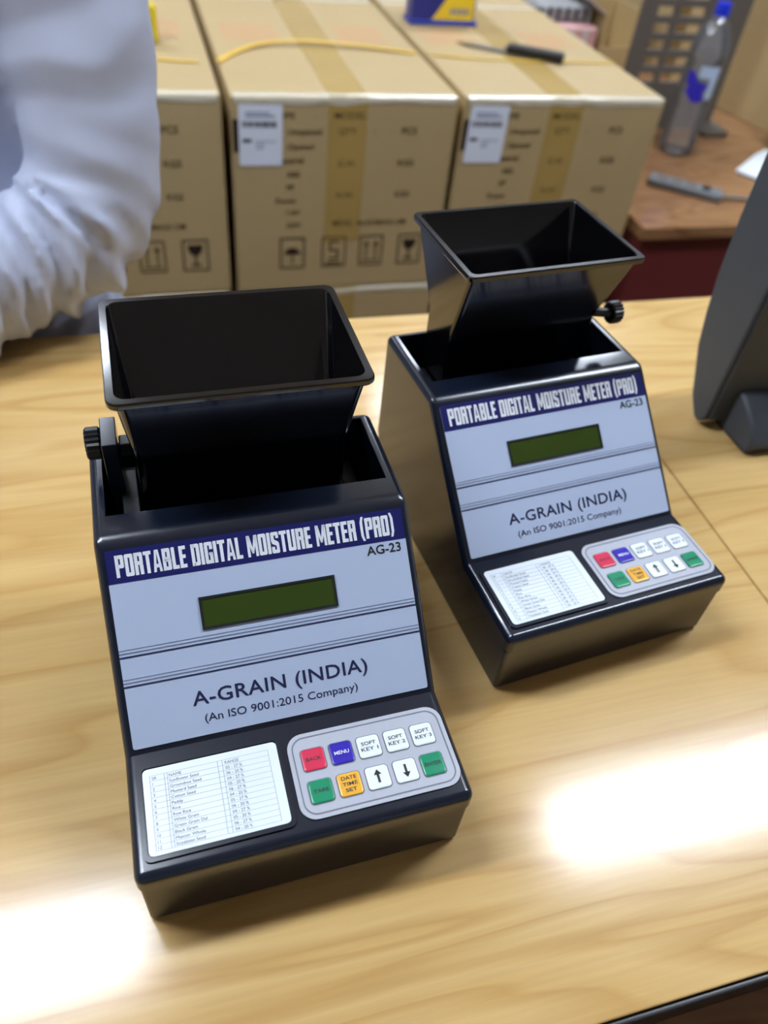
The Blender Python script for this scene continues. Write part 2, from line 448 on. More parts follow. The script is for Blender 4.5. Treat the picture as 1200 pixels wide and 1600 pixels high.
def block_title(txt, x0, y0, x1, y1):
    """heavy condensed capitals drawn as closed strokes; unit cell 1 wide, 2.3 high"""
    Hh, a, b, c = 2.3, .40, .38, .12
    def bar(x, y, X, Y): return [(x, y), (X, y), (X, Y), (x, Y)]
    def bowl(y, Y, X=1.0):   # right-hand bowl with cut corners
        return [[(a * .5, Y - b), (X - a, Y - b), (X - c, Y), (a * .5, Y)], [(a * .5, y), (X - c, y), (X - a, y + b), (a * .5, y + b)],
                [(X - a, y + b), (X - c, y), (X, y + c), (X, Y - c), (X - c, Y), (X - a, Y - b)]]
    def lbar(y, Y): return [(0, y + c), (c, y), (a, y + b), (a, Y - b), (c, Y), (0, Y - c)]
    def ring(y, Y, X=1.0): return [lbar(y, Y)] + [[(c, Y), (a, Y - b), (X - a, Y - b), (X - c, Y)], [(c, y), (X - c, y), (X - a, y + b), (a, y + b)], [(X - a, y + b), (X - c, y), (X, y + c), (X, Y - c), (X - c, Y), (X - a, Y - b)]]
    L_ = bar(0, 0, a, Hh); m_ = 1.02
    G = {
        'P': (1, [L_] + bowl(m_ - .08, Hh)), 'O': (1, ring(0, Hh)), 'R': (1, [L_] + bowl(m_, Hh) + [[(1 - a, 0), (1, 0), (1, m_ - .05), (1 - c, m_ + .15), (1 - a - .05, m_ + .1)]]),
        'T': (.92, [bar(0, Hh - b, .92, Hh), bar(.46 - a / 2, 0, .46 + a / 2, Hh - b)]),
        'A': (1.06, [[(0, 0), (.33, 0), (.53 + .02, Hh), (.30, Hh)], [(1.06, 0), (.73, 0), (.51, Hh), (.76, Hh)], bar(.24, .45, .82, .45 + b)]),
        'B': (1, [L_] + bowl(0, m_ + .25) + bowl(m_ - .02, Hh, .97)), 'L': (.8, [L_, bar(a, 0, .8, b)]),
        'E': (.82, [L_, bar(a, 0, .82, b), bar(a, 1.0, .76, 1.0 + b), bar(a, Hh - b, .82, Hh)]), 'D': (1, [L_] + bowl(0, Hh)), 'I': (a, [L_]),
        'G': (1, [lbar(0, Hh), [(c, Hh), (a, Hh - b), (1 - a, Hh - b), (1 - c, Hh)], [(c, 0), (1 - c, 0), (1 - a, b), (a, b)], [(1 - a, Hh - b), (1 - c, Hh), (1, Hh - c), (1, 1.5), (1 - a, 1.5)], bar(1 - a, 0, 1, 1.18), bar(.52, .88, 1, 1.18)]),
        'M': (1.35, [bar(0, 0, .33, Hh), bar(1.02, 0, 1.35, Hh), [(0, Hh), (.40, Hh), (.80, .35), (.56, .35)], [(1.35, Hh), (.95, Hh), (.55, .35), (.79, .35)]]),
        'S': (.98, [[(0, 1.25 + c), (.1, 1.05), (a, 1.35), (a, Hh - b), (c, Hh), (0, Hh - c)], [(c, Hh), (a, Hh - b), (.62, Hh - b), (.98 - c, Hh)], [(.62, 1.6), (.98, 1.6), (.98, Hh - c), (.98 - c, Hh), (.62, Hh - b)],
                    [(.1, 1.05), (.62, .80), (.98, 1.02), (.88, 1.22), (a, 1.48)], [(.62, b), (.98 - c, 0), (.98, c), (.98, 1.02), (.62, 1.0)], [(c, 0), (.98 - c, 0), (.62, b), (a, b)], [(0, c), (c, 0), (a, b), (a, .72), (0, .72)]]),
        'U': (1, [[(0, c), (c, 0), (a, b), (a, Hh), (0, Hh)], [(c, 0), (1 - c, 0), (1 - a, b), (a, b)], [(1 - a, b), (1 - c, 0), (1, c), (1, Hh), (1 - a, Hh)]]),
        '(': (.55, [[(.22, -.2), (.52, -.2), (.36, .4), (.36, 1.9), (.52, Hh + .2), (.22, Hh + .2), (0, 1.9), (0, .4)]]),
        ')': (.55, [[(.33, -.2), (.03, -.2), (.19, .4), (.19, 1.9), (.03, Hh + .2), (.33, Hh + .2), (.55, 1.9), (.55, .4)]]), ' ': (.42, [])}
    out = []; x = 0
    for ch in txt:
        w_, ps_ = G[ch]
        out += [[(x + px_, py_) for px_, py_ in q] for q in ps_]; x += w_ + .11
    x -= .11
    res = []
    for q in out:
        res.append(([(x0 + px_ / x * (x1 - x0), y0 + py_ / Hh * (y1 - y0)) for px_, py_ in q], [tuple(range(len(q)))]))
    return res

COVER = None
def meter(loc, rz_, kind, label):
    global COVER
    o = empty('moisture_meter', loc, rz_)
    tag(o, label, 'moisture meter', 'digital moisture meters')
    if COVER is None: COVER = meter_cover()
    wn(link('housing', COVER, M['black'], o))
    box('base_tray', (-Wd / 2 + .0012, .0012, 0), (Wd / 2 - .0012, .2368, .0462), M['black'], o, bev=.003, seg=3)
    # sloping face label
    A, B = Vector((0, .067, .06)), Vector((0, .1538, .1395))
    fr = frame(A, (1, 0, 0), B - A)
    hl = .0848
    fl = plate('face_label', fr, rrect(-hl, .0032, hl, .1118, .0012, 2), -.0002, .0006, M['label'], o)
    e = .0008
    plate('title_band', fr, rect(-hl, .0935, hl, .1118), .0003, .00075, M['navy'], fl)
    lettering('title_lettering', fr, block_title('PORTABLE DIGITAL MOISTURE METER (PRO)', -.0800, .0966, .0785, .1088), .0009, M['white'], fl)
    lettering('model_lettering', fr, [fit(text_geo('AG-23', .014), .0600, .0865, .0810, .0920)], e, M['inkk'], fl)
    lines = []
    for y in (.0535, .0375):
        lines += [rect(-hl, y - .0007, hl, y + .0002), rect(-hl, y + .0016, hl, y + .0021), rect(-hl, y + .0035, hl, y + .0038)]
    multi('stripe_lines', fr, [lines[0], lines[3]], e, M['ink'], fl)
    multi('pale_stripe_lines', fr, [lines[i] for i in (1, 2, 4, 5)], e, M['inkg'], fl)
    lettering('brand_lettering', fr, [fit(text_geo('A-GRAIN (INDIA)', .012, 1.05), -.0505, .0176, .0500, .0280)], e, M['ink'], fl)
    lettering('brand_subtitle', fr, [fit(text_geo('(An ISO 9001:2015 Company)', .004), -.0452, .0090, .0425, .0148)], e, M['inkg'] if False else M['ink'], fl)
    ringplate('display_bezel', fr, rect(-.0394, .0607, .0384, .0790), rect(-.0381, .0620, .0371, .0777), .0004, .0014, M['lcdb'], fl)
    plate('display_screen', fr, rect(-.0381, .0620, .0371, .0777), .0003, .0009, M['lcd'], fl)
    # deck: printed card under clear window and keypad
    fd = frame((0, 0, .0598), (1, 0, 0), (0, 1, .0005 / .067))
    cd = plate('grain_card', fd, rrect(-.0815, .0105, -.0098, .0570, .0025, 3), 0, .0006, M['card'], o)
    ringplate('card_frame', fd, rrect(-.0842, .0078, -.0071, .0597, .004, 4), rrect(-.0820, .0100, -.0093, .0575, .0027, 4), 0, .0011, M['black'], o)
    rows = [rect(-.0780, .0125 + i * .0031, -.0150, .0127 + i * .0031) for i in range(14)]
    cols = [rect(x, .0125, x + .0003, .0530) for x in (-.0780, -.0705, -.0690, -.0425, -.0400, -.0150)]
    multi('card_grid', fd, rows + cols, .0007, M['cline'], cd)
    names = ['NAME', 'Sunflower Seed', 'Groundnut Seed', 'Mustard Seed', 'Cotton Seed', 'Paddy', 'Rice', 'Raw Rice', 'White Gram', 'Green Gram Dal', 'Black Gram', 'Masoor Whole', 'Soyabean Seed']
    tx = []
    for i, nm in enumerate(names):
        y = .0504 - i * .0031
        tx.append(fith(text_geo(nm), -.0680, y, .0017, 1.05))
        tx.append(fith(text_geo('SR' if i == 0 else str(i)), -.0768, y, .0017))
        tx.append(fith(text_geo('RANGE' if i == 0 else '%02d - %02d %%' % (4 + i % 3, 20 + (i * 7) % 14)), -.0385, y, .0017))
    lettering('card_print', fd, tx, .0008, M['ctext'], cd)
    kp = plate('keypad', fd, rrect(-.0045, .0085, .0862, .0578, .009, 6), 0, .0008, M['pad'], o)
    ringplate('keypad_border', fd, rrect(-.0022, .0108, .0839, .0555, .0072, 6), rrect(-.0015, .0115, .0832, .0548, .0067, 6), .0004, .0010, M['padl'], kp)
    keys = [('kred', 'BACK'), ('kblue', 'MENU'), ('kwhite', 'SOFT\nKEY 1'), ('kwhite', 'SOFT\nKEY 2'), ('kwhite', 'SOFT\nKEY 3'),
            ('kgreen', 'TARE'), ('korange', 'DATE\nTIME\nSET'), ('kwhite', 'UP'), ('kwhite', 'DOWN'), ('kgreen', 'ENTER')]
    for i, (mn, tx_) in enumerate(keys):
        cx = .0085 + .0159 * (i % 5); cy = .0413 if i < 5 else .0227
        h = .0063
        ringplate('key_outline', fd, rrect(cx - h - .0006, cy - h - .0006, cx + h + .0006, cy + h + .0006, .0022, 3), rrect(cx - h, cy - h, cx + h, cy + h, .0018, 3), .0004, .00095, M['padl'], kp)
        pts0, pts1 = rrect(cx - h, cy - h, cx + h, cy + h, .0018, 3), rrect(cx - h + .001, cy - h + .001, cx + h - .001, cy + h - .001, .0014, 3)
        n = len(pts0)
        vs = [P(fd, x, y, .0007) for x, y in pts0] + [P(fd, x, y, .0014) for x, y in pts0] + [P(fd, x, y, .0019) for x, y in pts1]
        fs = [(a * n + k, a * n + (k + 1) % n, (a + 1) * n + (k + 1) % n, (a + 1) * n + k) for a in range(2) for k in range(n)] + [tuple(range(2 * n, 3 * n)), tuple(range(n - 1, -1, -1))]
        mesh('key', vs, fs, M[mn], kp, auto=50)
        if tx_ in ('UP', 'DOWN'):
            s = 1 if tx_ == 'UP' else -1
            multi('key_legend', fd, [rect(cx - .0007, cy - .0034, cx + .0007, cy + .0034), [(cx - .0022, cy + s * .0012), (cx + .0022, cy + s * .0012), (cx, cy + s * .0042)]], .0021, M['inkk'], kp)
        else:
            ls = tx_.split('\n'); parts = []
            for q, s in enumerate(ls):
                hh = .0021; y = cy + (len(ls) - 1) * .0017 - q * .0034 - hh / 2
                wv = min(.0098, .0021 * len(s))
                parts.append(fit(text_geo(s, .01), cx - wv / 2, y, cx + wv / 2, y + hh))
            lettering('key_legend', fd, parts, .0021, {'kblue': M['white'], 'kred': MATS['print_black'], 'kwhite': M['inkk']}.get(mn, M['inkk']), kp)
    # hopper in the well
    t = .0016
    if kind == 1:
        rad = .006
        o_ = [(.062, .1925, .230, .074), (.062, .1920, .231, .156), (.0672, .1780, .2732, .2092), (.0704, .1750, .2766, .2092), (.0708, .1746, .2770, .2100), (.0708, .1746, .2770, .2124), (.0702, .1752, .2764, .2132),
              (.0664, .1790, .2726, .2132), (.0658, .1796, .2720, .2124), (.0605, .1940, .2292, .157), (.0600, .1945, .2285, .145)]
        hz = .0
    else:
        rad = .004
        o_ = [(.061, .1905, .231, .074), (.061, .1900, .232, .164), (.0654, .1690, .2584, .2180), (.0684, .1662, .2614, .2180), (.0687, .1658, .2618, .2188), (.0687, .1658, .2618, .2212), (.0682, .1664, .2612, .2220),
              (.0648, .1698, .2578, .2220), (.0642, .1704, .2572, .2212), (.0595, .1918, .2302, .165), (.0590, .1925, .2295, .150)]
    hp = hopper_mesh([rr_ring(a, b, c, z, rad if i < 9 else rad * .6) for i, (a, b, c, z) in enumerate(o_)], 'hopper', M['black2'], o)
    hp['label'] = 'black tapered grain hopper'
    if kind == 1:
        knob(hp, -.0880, -.0794, .212, .160, .0095)
        box('pivot_bracket', (-.0792, .199, .0705), (-.0705, .2245, .168), M['black'], hp, bev=.0006)
        box('pivot_pin', (-.0700, .207, .152), (-.0625, .216, .161), M['blackm'], hp, bev=.001)
        box('hopper_seat', (-.0733, .1745, .0705), (-.0635, .222, .130), M['blackm'], o, bev=.001)
        box('hopper_seat', (.0640, .1745, .0705), (.0735, .222, .112), M['blackm'], o, bev=.001)
    else:
        knob(hp, .0690, .0780, .186, .167, .0085)
        v_, f_ = tube([(.058, .190, .167), (.0695, .186, .167)], .0035, 10)
        mesh('pivot_pin', v_, f_, M['blackm'], hp, auto=40)
        box('hopper_seat', (-.0733, .1745, .0705), (-.0620, .222, .115), M['blackm'], o, bev=.001)
        box('hopper_seat', (.0620, .1745, .0705), (.0735, .222, .112), M['blackm'], o, bev=.001)
    return o
m1 = meter((.0416, .1539, T), R(1.84), 1, 'black digital moisture meter with its hopper knob on the card side')
m2 = meter((.2764, .2587, T), R(6.60), 2, 'black digital moisture meter beside the desk seam, hopper knob on the keypad side')

# ------------------------------------------------------------------ cartons
def carton_marks(o, w, h, full, dark):
    """print on the front face (local y = 0)"""
    fr = frame((0, -.0006, 0), (1, 0, 0), (0, 0, 1))
    I = []
    def tx(s, x, z, hh=.011, xs=1.0): I.append(fith(text_geo(s, .01), x, z, hh, xs))
    tx('TYPE', .080, h - .037); tx('MODEL', .185, h - .037, .012, 1.1)
    tx('Unopened', .100, h - .064, .011); tx('QTY', .195, h - .064, .012); tx(':', .262, h - .064); tx('PCS', .315, h - .064, .013)
    tx('Opened', .100, h - .090, .011); tx('Material', .078, h - .115, .012)
    tx('ABS', .098, h - .140, .011); tx('G.W.', .195, h - .122, .012); tx('KGS', .313, h - .122, .013)
    tx('PP', .098, h - .165, .011); tx('N.W.', .195, h - .182, .012); tx('KGS', .313, h - .182, .012)
    tx('Power', .078, h - .190, .011); tx('110V', .098, h - .213, .010); tx('220V', .098, h - .238, .010)
    tx('MEAS.', .190, h - .238, .012); tx('46.5X38X33 CM', .238, h - .238, .011)
    for g_ in I: lettering('printed_word', fr, [g_], .0, M['boxink'], o)
    def sym(x, kind):
        z0 = h - .325; s = .050; bw = .003
        pol = [rect(x, z0, x + s, z0 + bw), rect(x, z0 + .062, x + s, z0 + .065), rect(x, z0 + bw, x + bw, z0 + .062), rect(x + s - bw, z0 + bw, x + s, z0 + .062)]
        c = x + s / 2
        if kind == 0:
            pol += [[(c + .016 * math.cos(R(a)), z0 + .030 + .014 * math.sin(R(a))) for a in range(0, 181, 20)], rect(c - .0015, z0 + .010, c + .0015, z0 + .030)]
        elif kind == 1:
            pol += [rect(c - .010, z0 + .052, c + .010, z0 + .056), rect(c - .010, z0 + .038, c - .006, z0 + .052), rect(c - .010, z0 + .034, c + .010, z0 + .038), rect(c + .006, z0 + .020, c + .010, z0 + .034), rect(c - .010, z0 + .016, c + .010, z0 + .020), rect(c - .016, z0 + .006, c + .016, z0 + .010)]
        elif kind == 2:
            for q in (-.010, .010):
                pol += [rect(c + q - .0015, z0 + .015, c + q + .0015, z0 + .045), [(c + q - .006, z0 + .043), (c + q + .006, z0 + .043), (c + q, z0 + .054)]]
            pol += [rect(c - .018, z0 + .009, c + .018, z0 + .012)]
        else:
            pol += [[(c - .014, z0 + .054)] + [(c - .014 * math.cos(R(a)), z0 + .050 - .018 * math.sin(R(a))) for a in range(0, 181, 20)] + [(c + .014, z0 + .054)], rect(c - .0018, z0 + .014, c + .0018, z0 + .034), rect(c - .010, z0 + .010, c + .010, z0 + .014)]
        multi('handling_mark', fr, pol, .0, M['boxdark'] if kind in (0, 3) else M['boxink'], o)
    for x, k in ((.085, 0), (.170, 1), (.248, 2), (.330, 3)): sym(x, k)
    if dark: multi('black_corner_print', fr, [rect(.002, h - .095, .022, h - .038)], .0, M['boxdark'], o)
    if full:
        f2_ = frame((.012, -.0006, h - .118), (1, 0, -.01), (.01, 0, 1))
        lb = plate('shipping_label', f2_, rrect(0, 0, .078, .105, .003, 2), 0, .0006, M['paper'], o)
        bars = []
        x = .006; random.seed(full)
        while x < .068:
            ww = random.choice((.0016, .0026, .004)); bars.append(rect(x, .067, x + ww, .077)); x += ww + random.choice((.0012, .002))
        multi('label_barcode', f2_, bars, .0008, M['inkk'], lb)
        multi('label_print', f2_, [rect(.006, .041, .022, .047)], .0008, M['inkk'], lb)
        for q_ in (rect(.012, .084, .064, .087), rect(.012, .090, .055, .0925), rect(.028, .042, .066, .0435), rect(.030, .036, .046, .038), rect(.030, .030, .044, .032)):
            multi('label_faint_print', f2_, [q_], .0008, M['inkg'], lb)

def carton(x0, x1, y0, d, z0, h, label, group, marks=0, dark=True, tapes=True, shade='cardboard', rz_=0.0, pinkp=False):
    o = empty('carton', (x0, y0, z0), rz_)
    w = x1 - x0
    sh = .004 * ((hash(label) % 5) / 5)
    box('carton_body', (0, 0, 0), (w, d, h), M[shade], o, bev=.003, seg=2)
    if tapes:
        frt = frame((0, 0, h), (1, 0, 0), (0, 1, 0)); frf = frame((0, 0, 0), (1, 0, 0), (0, 0, 1))
        c = w / 2
        # flap seam and centre tape running over the front edge
        box('centre_tape', (c - .036, -.0004, h), (c + .036, d, h + .0005), M['tape'], o)
        box('centre_tape', (c - .036, -.0005, h - .27), (c + .036, 0, h), M['tape'], o)
        # edge tape with wrinkles along the front top edge
        n = 40; vs = []; fs = []
        for i in range(n + 1):
            x = .006 + (w - .012) * i / n
            j = .004 * noise.noise(Vector((x * 30 + x0 * 50, 1.7, 0)))
            b = .0012 * noise.noise(Vector((x * 60, 9.7 + x0, 0)))
            vs += [(x, .016 + j, h + .0007), (x, .004, h + .0009 + abs(b)), (x, .0004, h - .0002 + abs(b)), (x, -.0012 - abs(b), h - .004), (x, -.0008, h - .012 + j)]
        for i in range(n):
            for q in range(4): fs.append((i * 5 + q, (i + 1) * 5 + q, (i + 1) * 5 + q + 1, i * 5 + q + 1))
        e = mesh('edge_tape', vs, fs, M['ctape'], o)
        md = e.modifiers.new('s', 'SOLIDIFY'); md.thickness = .0004
    if pinkp:
        frt = frame((0, 0, h), (1, 0, 0), (0, 1, 0)); random.seed(int(x0 * 100) + 50)
        for bx in (.03, .27):
            pol = []
            for r_ in range(4):
                x = bx
                while x < bx + .10:
                    ww = random.uniform(.006, .016); pol.append(rect(x, .33 + r_ * .03, x + ww, .345 + r_ * .03)); x += ww + .006
            multi('top_print', frt, pol, .0007, M['pink'], o)
    if marks: carton_marks(o, w, h, marks if marks > 1 else 0, dark)
    tag(o, label, 'carton', group)
    return o
CH = .373
G1 = 'large export cartons in the stack'
Z2 = CH + .003
carton(-.288, .132, 1.452, .645, 0, CH, 'lower carton of the column behind the person', G1)
carton(.148, .570, 1.446, .650, 0, CH, 'lower carton under the middle front carton of the stack', G1)
carton(.582, 1.006, 1.448, .650, 0, CH, 'lower carton beside the bench in the stack', G1)
carton(-.285, .135, 1.452, .645, Z2, CH, 'upper carton just behind the person in white, glass mark showing', G1, marks=1, dark=False, pinkp=True)
carton(.150, .570, 1.446, .650, Z2, CH, 'upper front carton with white label and curved yellow strap on it', G1, marks=11, pinkp=True)
carton(.584, 1.006, 1.448, .650, Z2, CH, 'upper front carton with the knife and blue box on it', G1, marks=23, pinkp=True)
for i, (a, b) in enumerate(((-.285, .135), (.148, .568), (.584, 1.004))):
    nm = ('the column behind the person', 'the middle column', 'the column beside the bench')[i]
    carton(a, b, 2.108, .645, 0, CH, 'lower carton in the rear row, ' + nm, G1, tapes=False)
    carton(a, b, 2.110, .645, Z2, CH, 'upper carton in the rear row, ' + nm, G1)
TOP = Z2 + CH

def band(name, pts, wdt, label, cat, m, up=(0, 0, 1), thick=.0008):
    vs, fs = [], []
    n = len(pts)
    for i in range(n):
        p = Vector(pts[i]); d = (Vector(pts[min(i + 1, n - 1)]) - Vector(pts[max(i - 1, 0)])).normalized()
        s = d.cross(Vector(up)).normalized() * wdt / 2
        u = Vector((0, 0, thick))
        vs += [p - s, p + s, p + s + u, p - s + u]
    for i in range(n - 1):
        for k in range(4):
            j = (k + 1) % 4; fs.append((i * 4 + k, i * 4 + j, (i + 1) * 4 + j, (i + 1) * 4 + k))
    fs += [(0, 1, 2, 3), tuple(range(4 * n - 1, 4 * n - 5, -1))]
    return tag(mesh(name, vs, fs, m), label, cat, 'yellow packing straps')
def curve(ctrl, n=24):
    out = []
    c = [Vector(p) for p in ctrl]; c = [c[0] * 2 - c[1]] + c + [c[-1] * 2 - c[-2]]
    for i in range(1, len(c) - 2):
        for k in range(n // (len(c) - 3)):
            t = k / (n // (len(c) - 3))
            a, b, d, e = c[i - 1], c[i], c[i + 1], c[i + 2]
            out.append(.5 * ((2 * b) + (-a + d) * t + (2 * a - 5 * b + 4 * d - e) * t * t + (-a + 3 * b - 3 * d + e) * t ** 3))
    out.append(c[-2]); return out
z = TOP + .0016
band('packing_strap', curve([(.152, 1.625, z), (.175, 1.665, z), (.235, 1.725, z + .003), (.32, 1.747, z + .006), (.44, 1.735, z + .004), (.560, 1.705, z)]), .015, 'yellow plastic strap curving over the middle front carton', 'strap', M['strap'])
band('packing_strap', curve([(-.10, 1.636, z), (.02, 1.632, z), (.112, 1.618, z)]), .011, 'yellow plastic strap on the carton behind the person', 'strap', M['strap'])
band('packing_strap', curve([(.588, 1.70, z), (.70, 1.675, z), (.85, 1.672, z), (1.0, 1.668, z)]), .008, 'yellow plastic strap lying under the knife on the carton', 'strap', M['strap'])

# knife
kn = empty('knife', (.674, 1.783, TOP + .0035), math.atan2(1.657 - 1.783, .874 - .674))
vs = [(0, .004, 0), (.02, -.006, 0), (.118, -.010, 0), (.118, .010, 0), (.03, .010, 0)]
n = len(vs); vs2 = vs + [(a, b, .0016) for a, b, c in vs]
mesh('blade', vs2, [tuple(range(n - 1, -1, -1)), tuple(range(n, 2 * n))] + [(i, (i + 1) % n, n + (i + 1) % n, n + i) for i in range(n)], M['steel'], kn)
box('handle', (.112, -.0135, 0), (.236, .0135, .017), M['blackm'], kn, bev=.005, seg=3)
box('bolster', (.108, -.011, 0), (.1135, .011, .010), M['steel'], kn, bev=.001)
tag(kn, 'kitchen knife with dark grey handle lying on a carton', 'knife')

# blue and yellow box on the carton
bb = empty('product_box', (.609, 1.92, TOP + .0012))
box('box_body', (.003, .004, .004), (.155, .05, .105), M['blue'], bb, bev=.0015)
box('box_base', (0, 0, 0), (.163, .055, .0085), M['bluebase'], bb, bev=.002)
fr = frame((.003, .0036, .004), (1, 0, 0), (0, 0, 1))
multi('yellow_swoosh', fr, [[(.048, .006), (.148, .006), (.148, .095), (.118, .090), (.095, .072), (.078, .045), (.060, .020)]], .0002, M['yellow'], bb)
multi('printed_word', fr, [rect(.092 + i * .012, .017, .100 + i * .012, .030) for i in range(4)], .0005, M['inkg'], bb)
tag(bb, 'blue box with yellow swoosh standing on the cartons', 'box')
yp = empty('yellow_pack', (-.012, 1.727, TOP + .0012))
box('pack_body', (0, 0, 0), (.062, .03, .062), M['ypack'], yp, bev=.004, seg=3)
box('pack_cap', (.018, .006, .062), (.044, .024, .082), M['pwhite'], yp, bev=.003)
tag(yp, 'small yellow pack with pale cap on the carton behind the person', 'pack')

# ------------------------------------------------------------------ bench with clutter
BZ = T - .25
bn = empty('bench', (1.03, 1.41, 0))
box('bench_top', (0, 0, BZ - .028), (1.55, 1.62, BZ), M['bench'], bn, bev=.002)
box('front_panel', (.01, .012, .0), (1.54, .032, BZ - .0282), M['maroon'], bn)
for x in (.01, 1.52): box('side_panel', (x, .0322, 0), (x + .02, 1.60, BZ - .0282), M['maroon'], bn)
box('back_panel', (.0302, 1.58, 0), (1.5198, 1.60, BZ - .0282), M['maroon'], bn)
tag(bn, 'low glossy brown wooden bench with maroon front panel', 'bench')

# water bottle
bt = empty('water_bottle', (1.349, 1.835, BZ + .0008))
prof = [(.001, .006), (.024, .004), (.036, 0), (.043, .004), (.0455, .014), (.0455, .030)]
for i in range(5):
    zz = .034 + i * .018; prof += [(.0455, zz), (.0435, zz + .006), (.0455, zz + .012)]
prof += [(.0455, .128), (.0455, .200), (.0435, .206), (.0455, .214), (.046, .230), (.0445, .250), (.039, .272), (.029, .292), (.019, .306), (.0140, .312), (.0135, .318)]
v_, f_ = lathe(prof, 40); f_.append(tuple(range(len(v_) - 40, len(v_))))
body = mesh('bottle_body', v_, f_, M['pet'], bt, smooth=True)
capp = [(0, .316), (.0170, .316), (.0170, .334), (.0160, .3365), (0, .3365)]
nn = 36; vs, fs = [], []
for r_, zz in capp:
    for k in range(nn):
        t = 2 * math.pi * k / nn; q = r_ * (1 if k % 2 else .95); vs.append((q * math.cos(t), q * math.sin(t), zz))
for i in range(len(capp) - 1):
    for k in range(nn):
        j = (k + 1) % nn; fs.append((i * nn + k, i * nn + j, (i + 1) * nn + j, (i + 1) * nn + k))
mesh('bottle_cap', vs, fs, M['capb'], bt, auto=40)
mesh('neck_ring', *lathe([(.0142, .310), (.0175, .311), (.0175, .3135), (.0142, .3145)], 28), M['capb'], bt, auto=40)
def cylpatch(name, pts, r_, m):
    """label print wrapped on the bottle: (angle deg, z) outline -> grid-free fan"""
    vs = [(r_ * math.cos(R(a)), r_ * math.sin(R(a)), zz) for a, zz in pts]
    return mesh(name, vs, [tuple(range(len(vs)))], m, bt)
def cylrect(name, a0, a1, z0, z1, r_, m):
    n = 10; vs, fs = [], []
    for i in range(n + 1):
        a = R(a0 + (a1 - a0) * i / n); vs += [(r_ * math.cos(a), r_ * math.sin(a), z0), (r_ * math.cos(a), r_ * math.sin(a), z1)]
    for i in range(n): fs.append((2 * i, 2 * i + 2, 2 * i + 3, 2 * i + 1))
    return mesh(name, vs, fs, m, bt, smooth=True)
cylrect('pale_label', -130, -66, .186, .212, .0459, M['lwhite'])
cylrect('pale_label', -92, -66, .140, .186, .0459, M['lwhite'])
# blue star-like mark made of strips that follow the curve
vs, fs = [], []
rows_ = [(.132, -130, -104), (.142, -142, -92), (.152, -158, -104), (.162, -152, -98), (.172, -162, -88), (.182, -164, -128), (.198, -162, -146)]
for zz, a0, a1 in rows_:
    for i in range(7):
        a = R(a0 + (a1 - a0) * i / 6); vs.append((.0462 * math.cos(a), .0462 * math.sin(a), zz))
for k in range(len(rows_) - 1):
    for i in range(6): fs.append((k * 7 + i, k * 7 + i + 1, (k + 1) * 7 + i + 1, (k + 1) * 7 + i))
mesh('blue_label_mark', vs, fs, M['lblue'], bt, smooth=True)
tag(bt, 'clear plastic water bottle with blue cap standing on the brown bench', 'bottle')

# power strip + cable
ps = empty('power_strip', (1.168, 1.648, BZ), math.atan2(1.545 - 1.648, 1.292 - 1.168))
box('strip_body', (0, -.024, 0), (.175, .024, .018), M['pgrey'], ps, bev=.005, seg=3)
for i in range(3): box('socket', (.018 + i * .034, -.014, .0175), (.044 + i * .034, .014, .0188), M['slot'], ps, bev=.001)
box('switch', (.125, -.012, .0175), (.145, .012, .0220), M['blackm'], ps, bev=.002)
v_, f_ = tube(curve([(.172, 0, .009), (.22, .03, .006), (.30, .07, .005), (.42, .09, .005)]), .0042, 10); mesh('cable', v_, f_, M['cablem'], ps, smooth=True)
tag(ps, 'grey power strip with cable on the brown bench', 'power strip')

# white device foot
wd = empty('white_device', (1.46, 1.66, BZ))
mesh('device_body', *prism([(-.04, .004), (-.04, .008), (.04, .030), (.09, .034), (.09, .004)], 0, .12), M['pwhite'], wd).rotation_euler = (0, 0, R(-62))
box('device_sole', (.003, -.037, -.0), (.117, .087, .0039), M['pgrey'], wd).rotation_euler = (0, 0, R(-62))
tag(wd, 'white wedge-shaped plastic device on the bench', 'device')
for c in wd.children: c.location = (.02, .05, 0.0)

# slotted upright stand
st = empty('slotted_stand', (1.235, 2.0, BZ))
bm = bmesh.new()
SW, SH, TH = .315, .56, .010
xs = [0, .046, .094, .112, .186, SW]
zs = [0, .118]
zz = .118
while zz < .50: zs += [zz + .021, zz + .038]; zz += .038
zs[-1] = SH
def gv(x, zv): return (x, 0.0, zv)
vs, fs = [], []
for zv in zs:
    for x in xs: vs.append(gv(x, zv))
nx = len(xs)
for k in range(len(zs) - 1):
    for i in range(nx - 1):
        if k >= 1 and k % 2 == 1 and i in (1, 3) and k < len(zs) - 2: continue
        fs.append((k * nx + i, k * nx + i + 1, (k + 1) * nx + i + 1, (k + 1) * nx + i))
so = mesh('slotted_panel', vs, fs, M['slot'], st)
md = so.modifiers.new('s', 'SOLIDIFY'); md.thickness = TH; md.offset = 0
bm.free()
box('foot', (.255, -.075, 0), (.335, .06, .016), M['slot'], st, bev=.004)
box('foot', (.0, -.02, 0), (.06, .06, .016), M['slot'], st, bev=.004)
tag(st, 'tall dark grey slotted plastic stand behind the water bottle', 'stand')

